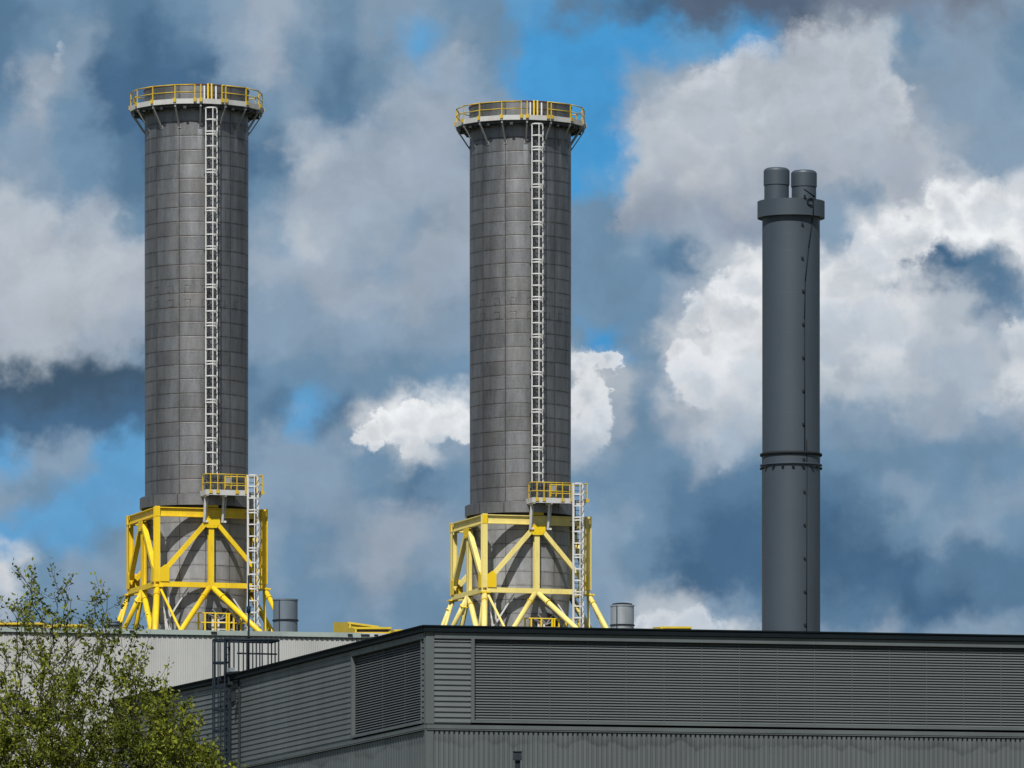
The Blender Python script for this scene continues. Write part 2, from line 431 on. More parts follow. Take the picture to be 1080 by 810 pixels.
        def plate(pts, o, th=.04):
            vs = [Q(f, a, H+o, zz) for a, zz in pts] + [Q(f, a, H+o+th, zz) for a, zz in pts]; k = len(pts)
            gp.add(vs, [tuple(reversed(range(k))), tuple(range(k, 2*k))] + [(i, (i+1) % k, k+(i+1) % k, k+i) for i in range(k)])
        plate([(-.52, 43.22), (-.52, 42.85), (-.30, 42.62), (.30, 42.62), (.52, 42.85), (.52, 43.22)], .155, .03)
        for bx in (-.35, -.15, .15, .35):
            gp.box(Q(f, bx, H+.2, 42.78), al*.02, ou*.012, Vector((0,0,.02)))
        gp.build('node_gusset', GM, fr, fr)
        for s_ in (-1, 1):
            gp = MB()
            pts = [(s_*(H-.16), 39.32), (s_*(H-.16), 40.12), (s_*(H-.46), 40.34), (s_*(H-.72), 40.14), (s_*(H-.72), 39.32)]
            if s_ < 0: pts = pts[::-1]
            plate(pts, .157, .03)
            gp.build('corner_gusset', GM, fr, fr)
    # packing between beam and ring over the front node
    MB().box(L(0, 3.2, 43.95), u*.45, n*.2, Vector((0,0,.08))).build('bearing_pad', GM, fr, fr)
    # legs: (face, along start, slope along, slope out, radius)
    drop = 39.05 - 34.3
    legs = [(0, -.10, -.84, .80, .165), (0, .10, .84, .80, .165),
            (0, -H, -.25, .80, .19), (0, -H+.15, .25, .80, .08), (0, H, .27, .80, .15), (0, H-.05, .0, .1, .09),
            (3, .08, .77, .0, .175), (3, -.08, -.77, .0, .15), (3, -.15, -.8, .30, .15),
            (3, -H, -.35, .30, .15), (3, -H+.1, .0, .30, .09), (3, H-.15, -.42, .0, .09),
            (1, .1, .84, .89, .16), (1, -.1, -.84, .3, .16), (1, -H+.1, .1, .55, .12),
            (2, -.1, -.84, .5, .16), (2, .1, .84, .5, .16), (2, -H, -.3, .4, .15)]
    for f, a0, sa, so, r in legs:
        al, ou = faces[f]
        p0 = Q(f, a0, H, 39.02); d = (al*sa + ou*so)
        p1 = p0 + d*drop + Vector((0,0,-drop))
        lm = MB(); lm.tube(p0, p1, r, 16)
        lg = lm.build('leg', FM, fr, fr)
        if r > .14:
            t0 = p0.lerp(p1, .12); dd = (p1-p0).normalized()
            MB().tube(t0-dd*.03, t0+dd*.03, r+.05, 14).build('collar', GM, lg, fr)
    for f in range(4):     # pads where the legs meet the ring
        MB().box(Q(f, -H, H, 39.0), u*.3, n*.3, Vector((0,0,.045))).build('bearing_plate', GM, fr, fr)
    for (u0, u1, zt, zb, n0) in ((-1.35, -2.62, 39.0, 37.0, 3.0), (-2.62, -2.45, 39.0, 36.2, 3.0), (-2.95, -2.7, 39.0, 36.2, 3.0), (1.06, 2.19, 39.0, 37.4, 3.0), (-2.85, -2.50, 37.5, 36.0, 3.05), (3.0, 3.35, 38.2, 35.6, 2.9)):
        MB().bar(L(u0, n0, zt), L(u1, n0, zb), .13, .08, n).build('inner_brace', 'white', fr, fr)

    # lower access platform and side ladder -------------------------
    ac = thing('access_platform', tuple(L(1.0, 3.6, 34.3)), lab_acc, 'platform', 'ladder platforms on the stacks')
    dk = MB()
    u0, u1, n0, n1 = -.62, 2.82, 3.2, 4.55
    def blk(b, ua, ub, na, nb, za, zb): b.hexa([L(ua,nb,za), L(ub,nb,za), L(ub,na,za), L(ua,na,za), L(ua,nb,zb), L(ub,nb,zb), L(ub,na,zb), L(ua,na,zb)])
    blk(dk, u0, u1, n0, n1, 44.60, 44.70)
    dk.build('deck', 'galv', ac, ac)
    tb = MB()
    blk(tb, u0, 1.95, n1, n1+.03, 44.52, 44.84); blk(tb, u0-.03, u0, n0, n1, 44.52, 44.84); blk(tb, u1, u1+.03, n0, n1, 44.52, 44.84)
    tb.build('toe_board', 'deck_paint', ac, ac)
    for uu in (-.52, .62):
        b = MB(); b.bar(L(uu, 4.0, 44.55), L(uu+.02, 3.62, 42.95), .12, .1, u); b.bar(L(uu+.33, 3.4, 44.55), L(uu+.16, 3.56, 43.2), .07, .08, u); b.bar(L(uu-.04, 3.6, 43.0), L(uu+.26, 3.6, 43.0), .1, .12, n)
        b.bar(L(uu, n0, 44.53), L(uu, n1, 44.53), .12, .14, u)
        b.build('bracket', 'white', ac, ac)
    blk(b := MB(), 1.95, u1, 4.45, 4.55, 44.45, 44.6); b.build('end_beam', 'white', ac, ac)
    rl = MB()
    for zz, r in ((45.78, .034), (45.25, .028)):
        rl.path([L(u0, n0+.5, zz), L(u0, n1-.1, zz), L(u0+.15, n1, zz), L(1.9, n1, zz)], r)
        rl.path([L(2.75, n1, zz), L(u1+.1, n1, zz), L(u1+.1, n0, zz)], r)
        rl.path([L(.9, n0, zz), L(u1+.1, n0, zz)], r)
    rail = rl.build('guard_rail', 'rail_yellow', ac, ac)
    for uu, nn_ in ((u0, 3.75), (-.35, n1), (.1, n1), (1.3, n1), (1.9, n1), (u1+.08, n1), (u1+.08, 3.6), (u1+.08, n0), (2.2, n0), (1.3, n0), (.9, n0), (1.1, 3.9), (.75, 3.9)):
        pm = MB(); pm.bar(L(uu, nn_, 44.68), L(uu, nn_, 45.78), .06, .06, u)
        if nn_ == n1: pm.box(L(uu, nn_+.05, 44.72), u*.1, n*.03, Vector((0,0,.1)))
        pm.build('post', 'rail_yellow', rail, ac)
    eb = MB(); eb.bar(L(.92, 3.9, 45.3), L(.92, 3.9, 45.65), .28, .2, u); eb.build('lamp_box', 'galv', ac, ac)
    nb = L(2.2, 4.63, 0)
    caged_ladder(ac, ac, (nb.x, nb.y), z(34.6), z(45.72), (n.x, n.y), z(45.75)-.0, cage_from=.2, bay=.71, cage_w=.62)
    sl = MB()
    for s_ in (-1, 1):
        sl.bar(L(2.2+s_*.31, 4.93, 35.2), L(2.2+s_*.31, 4.93, 45.75), .13, .06, u)
    sl.build('cage_frame', 'white', ac, ac)

    # base gear: duct outlet, valves and a little guard rail on the roof deck
    ge = thing('valve_gear', tuple(L(.6, 3.2, 34.3)), lab_gear, 'machinery', 'valve gear at the feet of the stacks')
    b = MB()
    b.tube(L(.6, 2.6, 37.0), L(.6, 3.25, 37.0), .72, 20); b.tube(L(.6, 3.2, 37.0), L(.6, 3.32, 37.0), .86, 20)
    b.build('flanged_inlet', 'machine', ge, ge)
    b = MB()
    for k in (1, 2, 4.3, 5.2):
        t = math.pi*(k/6); b.bar(L(.6, 3.42, 37.1), L(.6+.85*math.cos(t), 3.5, 37.1+.75*math.sin(t)), .12, .06, n)
    b.build('linkage', 'galv', ge, ge)
    b = MB()
    for uu, w in ((-.35, .12), (.15, .2), (1.05, .2), (1.5, .1), (1.75, .14)):
        b.tube(L(uu, 3.45, 34.3), L(uu, 3.45, 37.3-w), w*.6, 8)
    b.build('pipes', 'machine', ge, ge)
    b = MB()
    for uu in (.0, .35, 1.0, 1.32):
        b.bar(L(uu, 3.75, 34.3), L(uu, 3.75, 37.2), .12, .1, u)
    b.bar(L(.0, 3.75, 36.9), L(1.32, 3.75, 36.9), .08, .1, n); b.bar(L(.0, 3.75, 36.5), L(1.32, 3.75, 36.5), .08, .1, n)
    b.build('bracket_frame', 'white', ge, ge)
    rr = thing('roof_guard_rail', tuple(L(1, 4.0, 34.3)), lab_gear.replace('dark valve gear', 'low yellow guard rail'), 'railing', 'low yellow guard rails round the valve gear')
    b = MB()
    for zz in (37.42, 36.85):
        b.path([L(-.95, 3.4, zz), L(-.95, 4.0, zz), L(2.5, 4.0, zz), L(2.5, 3.2, zz)], .035)
    rail = b.build('rails', 'fresh_yellow', rr, rr)
    for uu in (-.95, -.55, .1, .8, .95, 1.25, 1.7, 2.1, 2.5):
        MB().bar(L(uu, 4.0, 34.3), L(uu, 4.0, 37.44), .09, .09, u).build('post', 'fresh_yellow', rr, rr)
    b = MB(); blk(b, -1.0, 2.6, 3.3, 4.05, 36.0, 36.1); b.build('walkway', 'galv', rr, rr)

make_stack(-19.21, 485.0, 0.0,
    'tall riveted grey steel chimney on the left, rising from a bright yellow frame',
    'bright yellow braced steel frame round the foot of the left big chimney',
    'white and yellow landing with caged ladder on the left big chimney',
    'yellow', 'fresh_yellow', 'dark valve gear low inside the bright yellow frame of the left chimney')
make_stack(.52, 495.6, .5,
    'tall riveted grey steel chimney in the middle, rising from a faded yellow frame',
    'faded pale yellow steel frame with brighter gusset plates under the middle chimney',
    'white and yellow landing with caged ladder on the middle chimney',
    'pale_yellow', 'fresh_yellow', 'dark valve gear low inside the faded yellow frame of the middle chimney')

# ------------------------------------------------------------------ slim twin-flue chimney
D3 = 442.0; S3 = F/D3; X3 = (834.3-CX)/S3; Y3 = D3
def z3(y): return zc(y, D3)
ch = thing('twin_flue_chimney', (X3, Y3, 0), 'slim plain blue-grey chimney on the right, topped by two short round flues', 'chimney')
sh = MB(); r3 = 30.4/S3
sh.lathe([(r3*1.012, 0), (r3*1.012, z3(480.5)), (r3, z3(479)), (r3, z3(226)), (r3*.98, z3(214)), (.3, z3(214))], (X3, Y3), 80)
for y in (522, 563, 604, 645, 686, 438, 396, 354, 312, 268, 250):
    sh.lathe([(r3*1.0, z3(y)-.02), (r3*1.0+(.021 if y > 480 else .003), z3(y)), (r3*1.0, z3(y)+.02)], (X3, Y3), 80)
sh.build('shaft', 'duct_grey', ch, ch)
ro, ri = 35.5/S3, 33.5/S3
MB().lathe([(ri, z3(229.5)), (ro, z3(230.5)), (ro, z3(213)), (r3*.9, z3(213)-.02), (r3*.9, z3(216))], (X3, Y3), 80).build('collar', 'duct_grey', ch, ch)
MB().lathe([(r3+.01, z3(226)), (ri, z3(229))], (X3, Y3), 80).build('collar_soffit', 'galv', ch, ch)
pr = []
for i in range(9):
    t = math.pi*2*i/8; pr.append((r3+.05+.09*math.cos(t), z3(480)+.09*math.sin(t)))
MB().lathe(pr, (X3, Y3), 80).build('flange', 'dark_steel', ch, ch)
fl = MB().lathe([(r3, z3(491)+.06), (r3+.13, z3(491)+.03), (r3+.13, z3(491)-.03), (r3, z3(491)-.06)], (X3, Y3), 80).build('lower_flange', 'duct_grey', ch, ch)
for k in range(18):
    a = R(20*k+2); nn = Vector((math.sin(a), -math.cos(a), 0)); e = Vector((math.cos(a), math.sin(a), 0))
    MB().box(Vector((X3, Y3, z3(494.3)))+nn*(r3+.07), e*.07, nn*.07, Vector((0,0,.045))).build('bolt', 'dark_steel', fl, ch)
for cxp, dy, yt, lab in ((818.9, -.25, 178.2, 0), (848.2, .45, 179.0, 1)):
    x = X3 + (cxp-834.3)/S3; y = Y3+dy; r = 13.0/S3; rc = 13.7/S3
    fm = MB().lathe([(r, z3(216)), (r, z3(196))], (x, y), 48).build('flue', 'duct_grey', ch, ch)
    MB().lathe([(r, z3(196)), (rc, z3(196.2)), (rc, z3(yt+3.0)), (rc-.05, z3(yt+1.2)), (rc-.16, z3(yt)), (rc-.2, z3(yt)), (rc-.2, z3(yt+6)), (0, z3(yt+6))], (x, y), 48).build('cap', 'duct_grey', fm, ch)
def on3(px, y, off=0.0):
    sx = (px-834.3)/30.4; a = math.asin(max(-.999, min(.999, sx))); rr = r3+off
    # account for the view angle
    a2 = a + math.atan2(X3, Y3)
    return Vector((X3+rr*math.sin(a2), Y3-rr*math.cos(a2), z3(y)))
cb = MB()
def on3c(px, y, off=.03):
    a = math.asin((px-834.3)/35.5) + math.atan2(X3, Y3); rr = ro+off
    return Vector((X3+rr*math.sin(a), Y3-rr*math.cos(a), z3(y)))
cb.path([on3c(855.4, 210), on3c(855.5, 230), on3(855, 234, .03), on3(850.5, 265, .03), on3(847, 300, .03), on3(846.3, 340, .03), on3(846.5, 478, .03)], .025, 5)
cb.path([on3(848.3, 466, .05), on3(848.6, 490, .05), on3(848.5, 700, .03)], .022, 5)
cb.build('conductor_cable', 'dark_steel', ch, ch)
for px, y in ((844, 240), (844, 275.5), (844.8, 310), (844.9, 345), (845, 380), (845, 415), (845, 450), (845.5, 487), (846, 521), (846.2, 556), (846.3, 591), (846.5, 626), (846.7, 661)):
    MB().box(on3(px, y, .04), Vector((.06,0,0)), Vector((0,.05,0)), Vector((0,0,.06))).build('cable_clip', 'dark_steel', ch, ch)
coil = MB(); pts = []
for i in range(15):
    t = R(-60 - 250*i/14); pts.append(on3c(852.3+3.6*math.cos(t)*1.0, 216.7-3.6*math.sin(t), .05))
coil.path(pts, .035, 6); coil.build('coiled_cable', 'dark_steel', ch, ch)
rd = MB(); rd.path([on3c(856.8, 211, .05), on3c(844.0, 204.6, .25)], .04, 6); rd.build('aerial', 'dark_steel', ch, ch)
MB().box(on3c(846.2, 211.5), Vector((.07,0,0)), Vector((0,.05,0)), Vector((0,0,.08))).build('clamp', 'dark_steel', ch, ch)

# ------------------------------------------------------------------ walls
class Wall:
    def __init__(s, pa, Da, pb, Db):     # pixel columns and distances of the two ends, left to right
        s.a = Vector(((pa-CX)*Da/F, Da)); b = Vector(((pb-CX)*Db/F, Db)); s.L = (b-s.a).length
        s.d = (b-s.a).normalized(); s.n = Vector((s.d.y, -s.d.x))
    def pt(s, t, o, z): q = s.a + s.d*t + s.n*o; return Vector((q.x, q.y, z))
    def at(s, px):                       # metres along the wall where the sight line px meets it
        k = (px-CX)/F; return (k*s.a.y - s.a.x)/(s.d.x - k*s.d.y)
    def block(s, b, t0, t1, o0, o1, z0, z1):
        b.hexa([s.pt(t0,o1,z0), s.pt(t1,o1,z0), s.pt(t1,o0,z0), s.pt(t0,o0,z0), s.pt(t0,o1,z1), s.pt(t1,o1,z1), s.pt(t1,o0,z1), s.pt(t0,o0,z1)])
def rib_v(w, b, t0, t1, z0, z1, pitch, depth, prof=((0,0),(.42,0),(.52,1),(.9,1),(1,0)), off=0.0, twin=False):
    pts = []; t = t0; i = 0
    while t < t1:
        for a, o in prof[:-1]:
            if t+a*pitch <= t1: pts.append((t+a*pitch, off+o*depth))
        t += pitch; i += 1
    pts.append((t1, off))
    for (a, o), (c, q) in zip(pts, pts[1:]):
        b.add([w.pt(a,o,z0), w.pt(c,q,z0), w.pt(c,q,z1), w.pt(a,o,z1)], [(0,1,2,3)])
def rib_h(w, b, t0, t1, z0, z1, pitch, depth, off=0.0):
    prof = ((0, 0), (.22, 0), (.30, 1), (.93, .8)); z = z0; pts = []
    while z < z1-.01:
        for a, o in prof:
            if z+a*pitch <= z1: pts.append((z+a*pitch, off+o*depth))
        z += pitch
    pts.append((z1, off))
    for (a, o), (c, q) in zip(pts, pts[1:]):
        b.add([w.pt(t0,o,a), w.pt(t1,o,a), w.pt(t1,q,c), w.pt(t0,q,c)], [(0,1,2,3)])

# pale hall behind --------------------------------------------------
WP = Wall(-220, 396.0, 800, 406.8)
ztp = zc(664, 400.0)
hall = thing('pale_hall', (WP.pt(WP.L/2, 0, 0)), 'long pale ribbed building with green-grey roof edge behind the tree and the grey building', 'building')
b = MB(); rib_v(WP, b, 0, WP.L, 0, ztp-.22, .115, .016, prof=((0,0),(.5,0),(.6,1),(.9,1),(1,0)))
WP.block(b, 0, .3, -68, -.01, 0, ztp-.25); WP.block(b, WP.L-.3, WP.L, -30, -.01, 0, ztp-.25)
b.build('wall', 'pale_clad', hall, hall)
b = MB(); WP.block(b, -.1, WP.L, -.5, .12, ztp-.24, ztp); 
b.build('coping', 'coping', hall, hall)
b = MB(); t = 0
while t < WP.L:
    WP.block(b, t, t+.16, .03, .10, ztp-.31, ztp-.245); t += .26
b.build('eaves_closer', 'dark_steel', hall, hall)
b = MB(); t0, t1 = WP.at(381), WP.at(440)
WP.block(b, t0, t1, .125, .15, ztp-.19, ztp-.01); b.build('new_flashing', 'fresh_coping', hall, hall)
for px, w_ in ((136, .25), (222, .3), (366, .25), (380, .4), (386, .15), (394, .2)):
    b = MB(); t = WP.at(px); WP.block(b, t, t+w_, .15, .19, ztp-.14, ztp-.07); b.build('bracket_clip', 'dark_steel', hall, hall)
b = MB(); b.add([WP.pt(0,-.3,ztp-.05), WP.pt(WP.L,-.3,ztp-.05), WP.pt(WP.L,-30,ztp-.05), WP.pt(0,-66,ztp-.05)], [(0,1,2,3)])
b.build('roof', 'roof', hall, hall)
# taller plant house carrying the stacks ------------------------------
WS = Wall(40, 471.0, 760, 478.0)
ph = thing('plant_house', WS.pt(WS.L/2, 0, 0), 'pale plant building carrying the two big chimneys behind the pale hall', 'building')
b = MB(); rib_v(WS, b, 0, WS.L, 0, 34.3+CAMZ-.2, .6, .06); WS.block(b, .0, .3, -45, -.01, 0, 35.7); WS.block(b, WS.L-.3, WS.L, -45, -.01, 0, 35.7)
WS.block(b, 0, WS.L, -45, -44.7, 0, 35.7)
b.build('wall', 'pale_clad', ph, ph)
b = MB(); WS.block(b, -.1, WS.L+.1, -45, .1, 35.7, 34.3+CAMZ); b.build('roof', 'roof', ph, ph)
b = MB(); b.lathe([(0, 34.3+CAMZ+.004), (3.2, 34.3+CAMZ+.004), (3.2, 34.3+CAMZ+.5), (0, 34.3+CAMZ+.5)], (.52, 495.6), 24); b.build('plinth', 'roof', ph, ph)

# near grey building -------------------------------------------------
WR = Wall(450, 300.0, 1500, 300.0*(1+.0170*1050/630))
WL = Wall(252, 325.7, 450, 300.0)
WK = Wall(120, 342.4, 252, 325.7)
zt = zc(659.5, 300); Zf = zc(667, 300); Zf2 = zc(673.2, 300)
zlt, zlb = zc(674.0, 300.4), zc(759.6, 300.4)
zb1, zb0 = zc(764.0, 300.4), zc(770.6, 300.4)
nb = thing('louvred_building', (WR.a.x, WR.a.y, 0), 'dark grey metal-clad building with long louvre banks and dark roof edge in the foreground', 'building')
up0 = zb1
# upper ribbed cladding
tR0, tR1 = .26, WR.at(496.5)
b = MB(); rib_h(WR, b, tR0, tR1, zb1, Zf2, .2035, .055); b.build('cladding', 'ribbed_grey', nb, nb)
tl0, tl1 = WL.at(373.5), WL.at(445.3)
b = MB(); rib_h(WL, b, 0, tl0-.1, zb1, Zf+.05, .2035, .034)
b.build('cladding', 'ribbed_grey', nb, nb)
b = MB(); rib_h(WL, b, tl1+.05, WL.L-.12, zb1, Zf2, .2035, .05); b.build('cladding', 'ribbed_grey', nb, nb)
b = MB(); rib_h(WK, b, 0, WK.L, zb1, Zf+.05, .2035, .05); b.build('cladding', 'ribbed_grey', nb, nb)
# corner post
b = MB(); WR.block(b, -.04, .27, -.2, .075, zb1+.002, Zf+.10); WL.block(b, WL.L-.13, WL.L+.03, -.2, .075, zb1+.002, Zf+.10)
b.build('corner_post', 'grey_trim', nb, nb)
# fascia, bands
b = MB(); WR.block(b, .28, WR.L, -.1, .10, Zf2, Zf); WL.block(b, tl0-.35, WL.L-.14, -.1, .085, Zf2, Zf); b.build('fascia', 'grey_trim', nb, nb)
b = MB(); WR.block(b, -.02, WR.L, -.1, .09, zb0+.055, zb1-.03); WR.block(b, -.02, WR.L, -.1, .11, zb0, zb0+.03)
WL.block(b, 0, WL.L, -.1, .09, zb0+.055, zb1-.03); WL.block(b, 0, WL.L, -.1, .11, zb0, zb0+.03); WK.block(b, 0, WK.L, -.1, .09, zb0+.04, zb1-.03)
b.build('band', 'grey_trim', nb, nb)
# lower cladding
b = MB(); rib_v(WR, b, .26, WR.L, 0, zb0-.02, .191, .065, prof=((0,0),(.28,0),(.34,1),(.93,1),(1,0))); b.build('lower_cladding', 'ribbed_grey_low', nb, nb)
b = MB(); WR.block(b, -.03, .25, -.2, .07, 0, zb0-.01); WL.block(b, WL.L-.12, WL.L+.02, -.2, .07, 0, zb0-.01); b.build('corner_post', 'grey_trim', nb, nb)
b = MB(); rib_v(WL, b, 0, WL.L-.13, 0, zb0-.02, .35, .02); rib_v(WK, b, 0, WK.L, 0, zb0-.02, .35, .02); b.build('lower_cladding', 'ribbed_grey_low', nb, nb)
# inner dark backing behind the grooves and louvres
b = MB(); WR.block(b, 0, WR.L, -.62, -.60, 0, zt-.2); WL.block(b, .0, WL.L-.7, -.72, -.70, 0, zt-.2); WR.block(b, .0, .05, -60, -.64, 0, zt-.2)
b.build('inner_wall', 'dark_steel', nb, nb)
# louvre banks
def bank(w, ts, z0, z1, pitch, name='louvre_bank', mesh=False):
    f = MB()
    t0, t1 = ts[0], ts[-1]
    w.block(f, t0-.13, t0, -.45, .10, z0-.08, z1)                # jamb
    w.block(f, t1, t1+.10, -.45, .07, z0-.08, z1)
    w.block(f, t0-.13, t1+.10, -.45, .13, z0-.10, z0-.004)        # sill
    w.block(f, t0, t1, -.45, .02, z1+.001, z1+.02)
    fr = f.build(name, 'grey_trim', nb, nb)
    for a, c in zip(ts, ts[1:]):
        l = MB(); z = z0+pitch*.5
        while z < z1-.02:
            d0, d1 = -.035, -.105
            vs = []
            for t in (a+.012, c-.012):
                vs += [w.pt(t, d0, z-.038), w.pt(t, d0, z-.026), w.pt(t, d1, z+.060), w.pt(t, d1, z+.048)]
            l.add(vs, [(0,1,2,3), (7,6,5,4), (0,4,5,1), (1,5,6,2), (2,6,7,3), (3,7,4,0)])
            z += pitch
        w.block(l, c-.010, c+.010, -.12, -.042, z0, z1)
        l.build('louvre_panel', 'louvre', fr, nb)
edges = [WR.at(x) for x in (500, 539.2, 580, 620.3, 660.4, 700.6, 740.4, 780.2, 820, 859.6, 899, 938.4, 977.6, 1016.8, 1056, 1095, 1134, 1173, 1212)]
bank(WR, edges, zlb, zlt, .1018)
m1, m2 = WL.at(402.5), WL.at(426)
bank(WL, [tl0+.0, m1, m2, tl1], zc(760.6, 300.6), zc(674.6, 300.6), .098)
b = MB(); rib_h(WR, b, WR.at(1212)+.2, WR.L, zb1, Zf2, .2035, .055); b.build('cladding', 'ribbed_grey', nb, nb)
# roof edge and roof
b = MB()
WR.block(b, -.16, WR.L, -.5, .20, Zf+.02, zt-.05); WR.block(b, -.20, WR.L, -.5, .24, zt-.05, zt)
WL.block(b, -.02, WL.L+.0, -.5, .20, Zf+.02, zt-.05); WL.block(b, -.02, WL.L+.0, -.5, .24, zt-.052, zt-.002)
WK.block(b, 0, WK.L+.02, -.5, .20, Zf+.03, zt-.06); WK.block(b, 0, WK.L+.02, -.5, .24, zt-.06, zt-.006)
b.build('roof_edge', 'roof_trim', nb, nb)
b = MB(); b.add([WK.pt(0,-.3,zt-.08), WL.pt(0,-.3,zt-.08), WL.pt(WL.L,-.3,zt-.08), WR.pt(WR.L,-.3,zt-.08), WR.pt(WR.L,-40,zt-.08), WK.pt(0,-30,zt-.08)], [(0,1,2,3,4,5)])
b.build('roof', 'roof', nb, nb)
b = MB(); t = WL.at(255.5); b.tube(WL.pt(t, .12, 0), WL.pt(t, .12, zt-.6), .035, 8); b.build('downpipe', 'dark_steel', nb, nb)

# floodlight, camera by the ladder
tf = WL.at(253.5)
fl = thing('floodlight', WL.pt(tf, .1, zc(738, 325)), 'small dark floodlight on the wall just right of the roof ladder', 'light')
b = MB(); z_ = zc(735.5, 325.5); b.box(WL.pt(tf, .28, z_), Vector((.10,.02,.02)), Vector((.0,.07,-.02)), Vector((0,.03,.20))); b.build('lamp_head', 'dark_steel', fl, fl)
b = MB(); b.bar(WL.pt(tf, .04, z_+.05), WL.pt(tf, .26, z_+.05), .05, .05); b.build('bracket', 'dark_steel', fl, fl)
cm = thing('security_camera', WL.pt(WL.at(251), .1, zc(723, 325.8)), 'small dark camera on a bracket under the roof edge beside the ladder', 'camera')
z_ = zc(722.5, 325.8); tt = WL.at(251)
b = MB(); b.tube(WL.pt(tt-.15, .36, z_-.03), WL.pt(tt+.28, .36, z_+.05), .075, 10); b.build('camera_body', 'dark_steel', cm, cm)
b = MB(); b.bar(WL.pt(tt, .02, z_+.15), WL.pt(tt, .36, z_+.05), .05, .05); b.bar(WL.pt(tt+.3, .06, z_-.1), WL.pt(tt+.3, .06, z_+.2), .07, .05); b.build('bracket', 'dark_steel', cm, cm)
b = MB(); tt = WL.at(252); WL.block(b, tt-.25, tt+.3, .26, .45, zc(709.5,326), zc(705.5,326)); tag(b.build('gutter_outlet', 'bright_steel'), 'small pale metal outlet box at the roof edge beside the ladder', 'gutter box')

# roof access ladder with cage -----------------------------------------
lt = WL.at(245.5)
ra = thing('roof_ladder', WL.pt(lt, .2, 0), 'dark blue-grey caged ladder and guard rail at the left end of the grey roof', 'ladder')
DL = WL.pt(lt, 0, 0).y
zr = zc(675, DL); zroof = zt
b = MB(); o = .22
for s_ in (-.25, .25):
    b.bar(WL.pt(lt+s_, o, 14), WL.pt(lt+s_, o, zr), .10, .07)
z = 14.2
while z < zr: b.tube(WL.pt(lt-.25, o, z), WL.pt(lt+.25, o, z), .018, 5); z += .3
b.build('ladder', 'blue_steel', ra, ra)
def cg(k, z): 
    return WL.pt(lt + .36*math.sin(R(k)), o + .22 + .40*math.cos(R(k)), z)
zbot = zc(796, DL)
b = MB()
for k in (-90, -50, -18, 18, 50, 90): b.bar(cg(k, zbot), cg(k, zr), .05, .02)
strips = b.build('cage_strips', 'blue_steel', ra, ra)
for y in (675.5, 699.5, 725, 749, 771, 796):
    h = MB(); zz = zc(y, DL)
    h.strip([WL.pt(lt-.25, o, zz)] + [cg(k, zz) for k in range(-90, 91, 18)] + [WL.pt(lt+.25, o, zz)], .02, .08)
    h.build('hoop', 'blue_steel', strips, ra)
# landing guard rail on the roof, behind the ladder
def rp(px, back): 
    t = WL.at(px); return t
gr = MB()
def grp(t, back, z): return WL.pt(t, -back, z)
ta = lt - .55; tb = lt + .45
# the landing is a small rectangle: runs from the cage inwards over the roof
inw = 1.80
cor = [(ta, -.62), (ta, inw), (tb+.1, inw), (tb+.1, -.5)]
for zz in (zr-.02,):
    gr.path([grp(*cor[0], zz), grp(*cor[1], zz), grp(*cor[2], zz), grp(*cor[3], zz)], .05, 8)
gr.path([grp(lt+.3, .1, zc(689.5, DL)), grp(lt+.3, inw, zc(689.5, DL))], .035, 6)
rail = gr.build('guard_rail', 'blue_steel', ra, ra)
for t, bk in [(ta, x) for x in (-.6, -.2, .2, .6, 1.0, 1.3, inw)] + [(tb+.1, x) for x in (-.1, .1, .45, .85, 1.1, 1.35, inw)] + [(lt, inw)]:
    b = MB(); b.bar(grp(t, bk, zroof-.1), grp(t, bk, zr), .055, .04); b.build('baluster', 'blue_steel', rail, ra)
b = MB(); b.hexa([grp(lt-.3,-.3,zroof+.0), grp(lt+.5,-.3,zroof+.0), grp(lt+.5,inw,zroof+.0), grp(lt-.3,inw,zroof+.0), grp(lt-.3,-.3,zroof+.12), grp(lt+.5,-.3,zroof+.12), grp(lt+.5,inw,zroof+.12), grp(lt-.3,inw,zroof+.12)])
b.build('landing', 'blue_steel', ra, ra)

# mast
DM = 329.0
ms = thing('lightning_mast', P(262.2, 707, DM), 'thin dark mast standing on the grey roof in front of the left chimney ladder', 'mast')
MB().tube(P(262.2, 708, DM), P(262.2, 640, DM), .045, 8).build('pole', 'dark_steel', ms, ms)
MB().tube(P(262.2, 640, DM), P(262.0, 607, DM), .034, 8).build('upper_pole', 'blue_steel', ms, ms)
b = MB(); b.tube(P(262.2, 646.5, DM), P(262.2, 639.5, DM), .09, 10); b.build('clamp', 'dark_steel', ms, ms)
b = MB(); b.tube(P(262.2, 672.5, DM), P(262.2, 670.5, DM), .07, 10); b.build('ferrule', 'dark_steel', ms, ms)

# box on a post against the lower cladding
DB = 298.8
bx = thing('post_box', P(545.5, 1300, DB) - Vector((0,0,CAMZ)), 'dark blue box on a short post against the ribbed wall below the louvres', 'fitting')
b = MB(); c0 = P(545.8, 797.3, DB); w_ = 4.7*DB/F; h_ = 4.2*DB/F
b.hexa([c0+Vector((-w_,-.14,-h_)), c0+Vector((w_,-.14,-h_)), c0+Vector((w_,.2,-h_)), c0+Vector((-w_,.2,-h_)),
        c0+Vector((-w_*.92,-.10,h_)), c0+Vector((w_*.92,-.10,h_)), c0+Vector((w_*.92,.2,h_)), c0+Vector((-w_*.92,.2,h_))])
b.build('housing', 'blue_steel', bx, bx)
b = MB(); b.box(c0+Vector((0,.02,h_+.012)), Vector((w_*1.05,0,0)), Vector((0,.16,0)), Vector((0,0,.012))); b.build('lid', 'blue_steel', bx, bx)
b = MB(); q = P(546, 802, DB); b.bar(Vector((q.x, q.y+.05, 0)), q+Vector((0,.05,0)), .20, .16); b.build('post', 'blue_steel', bx, bx)

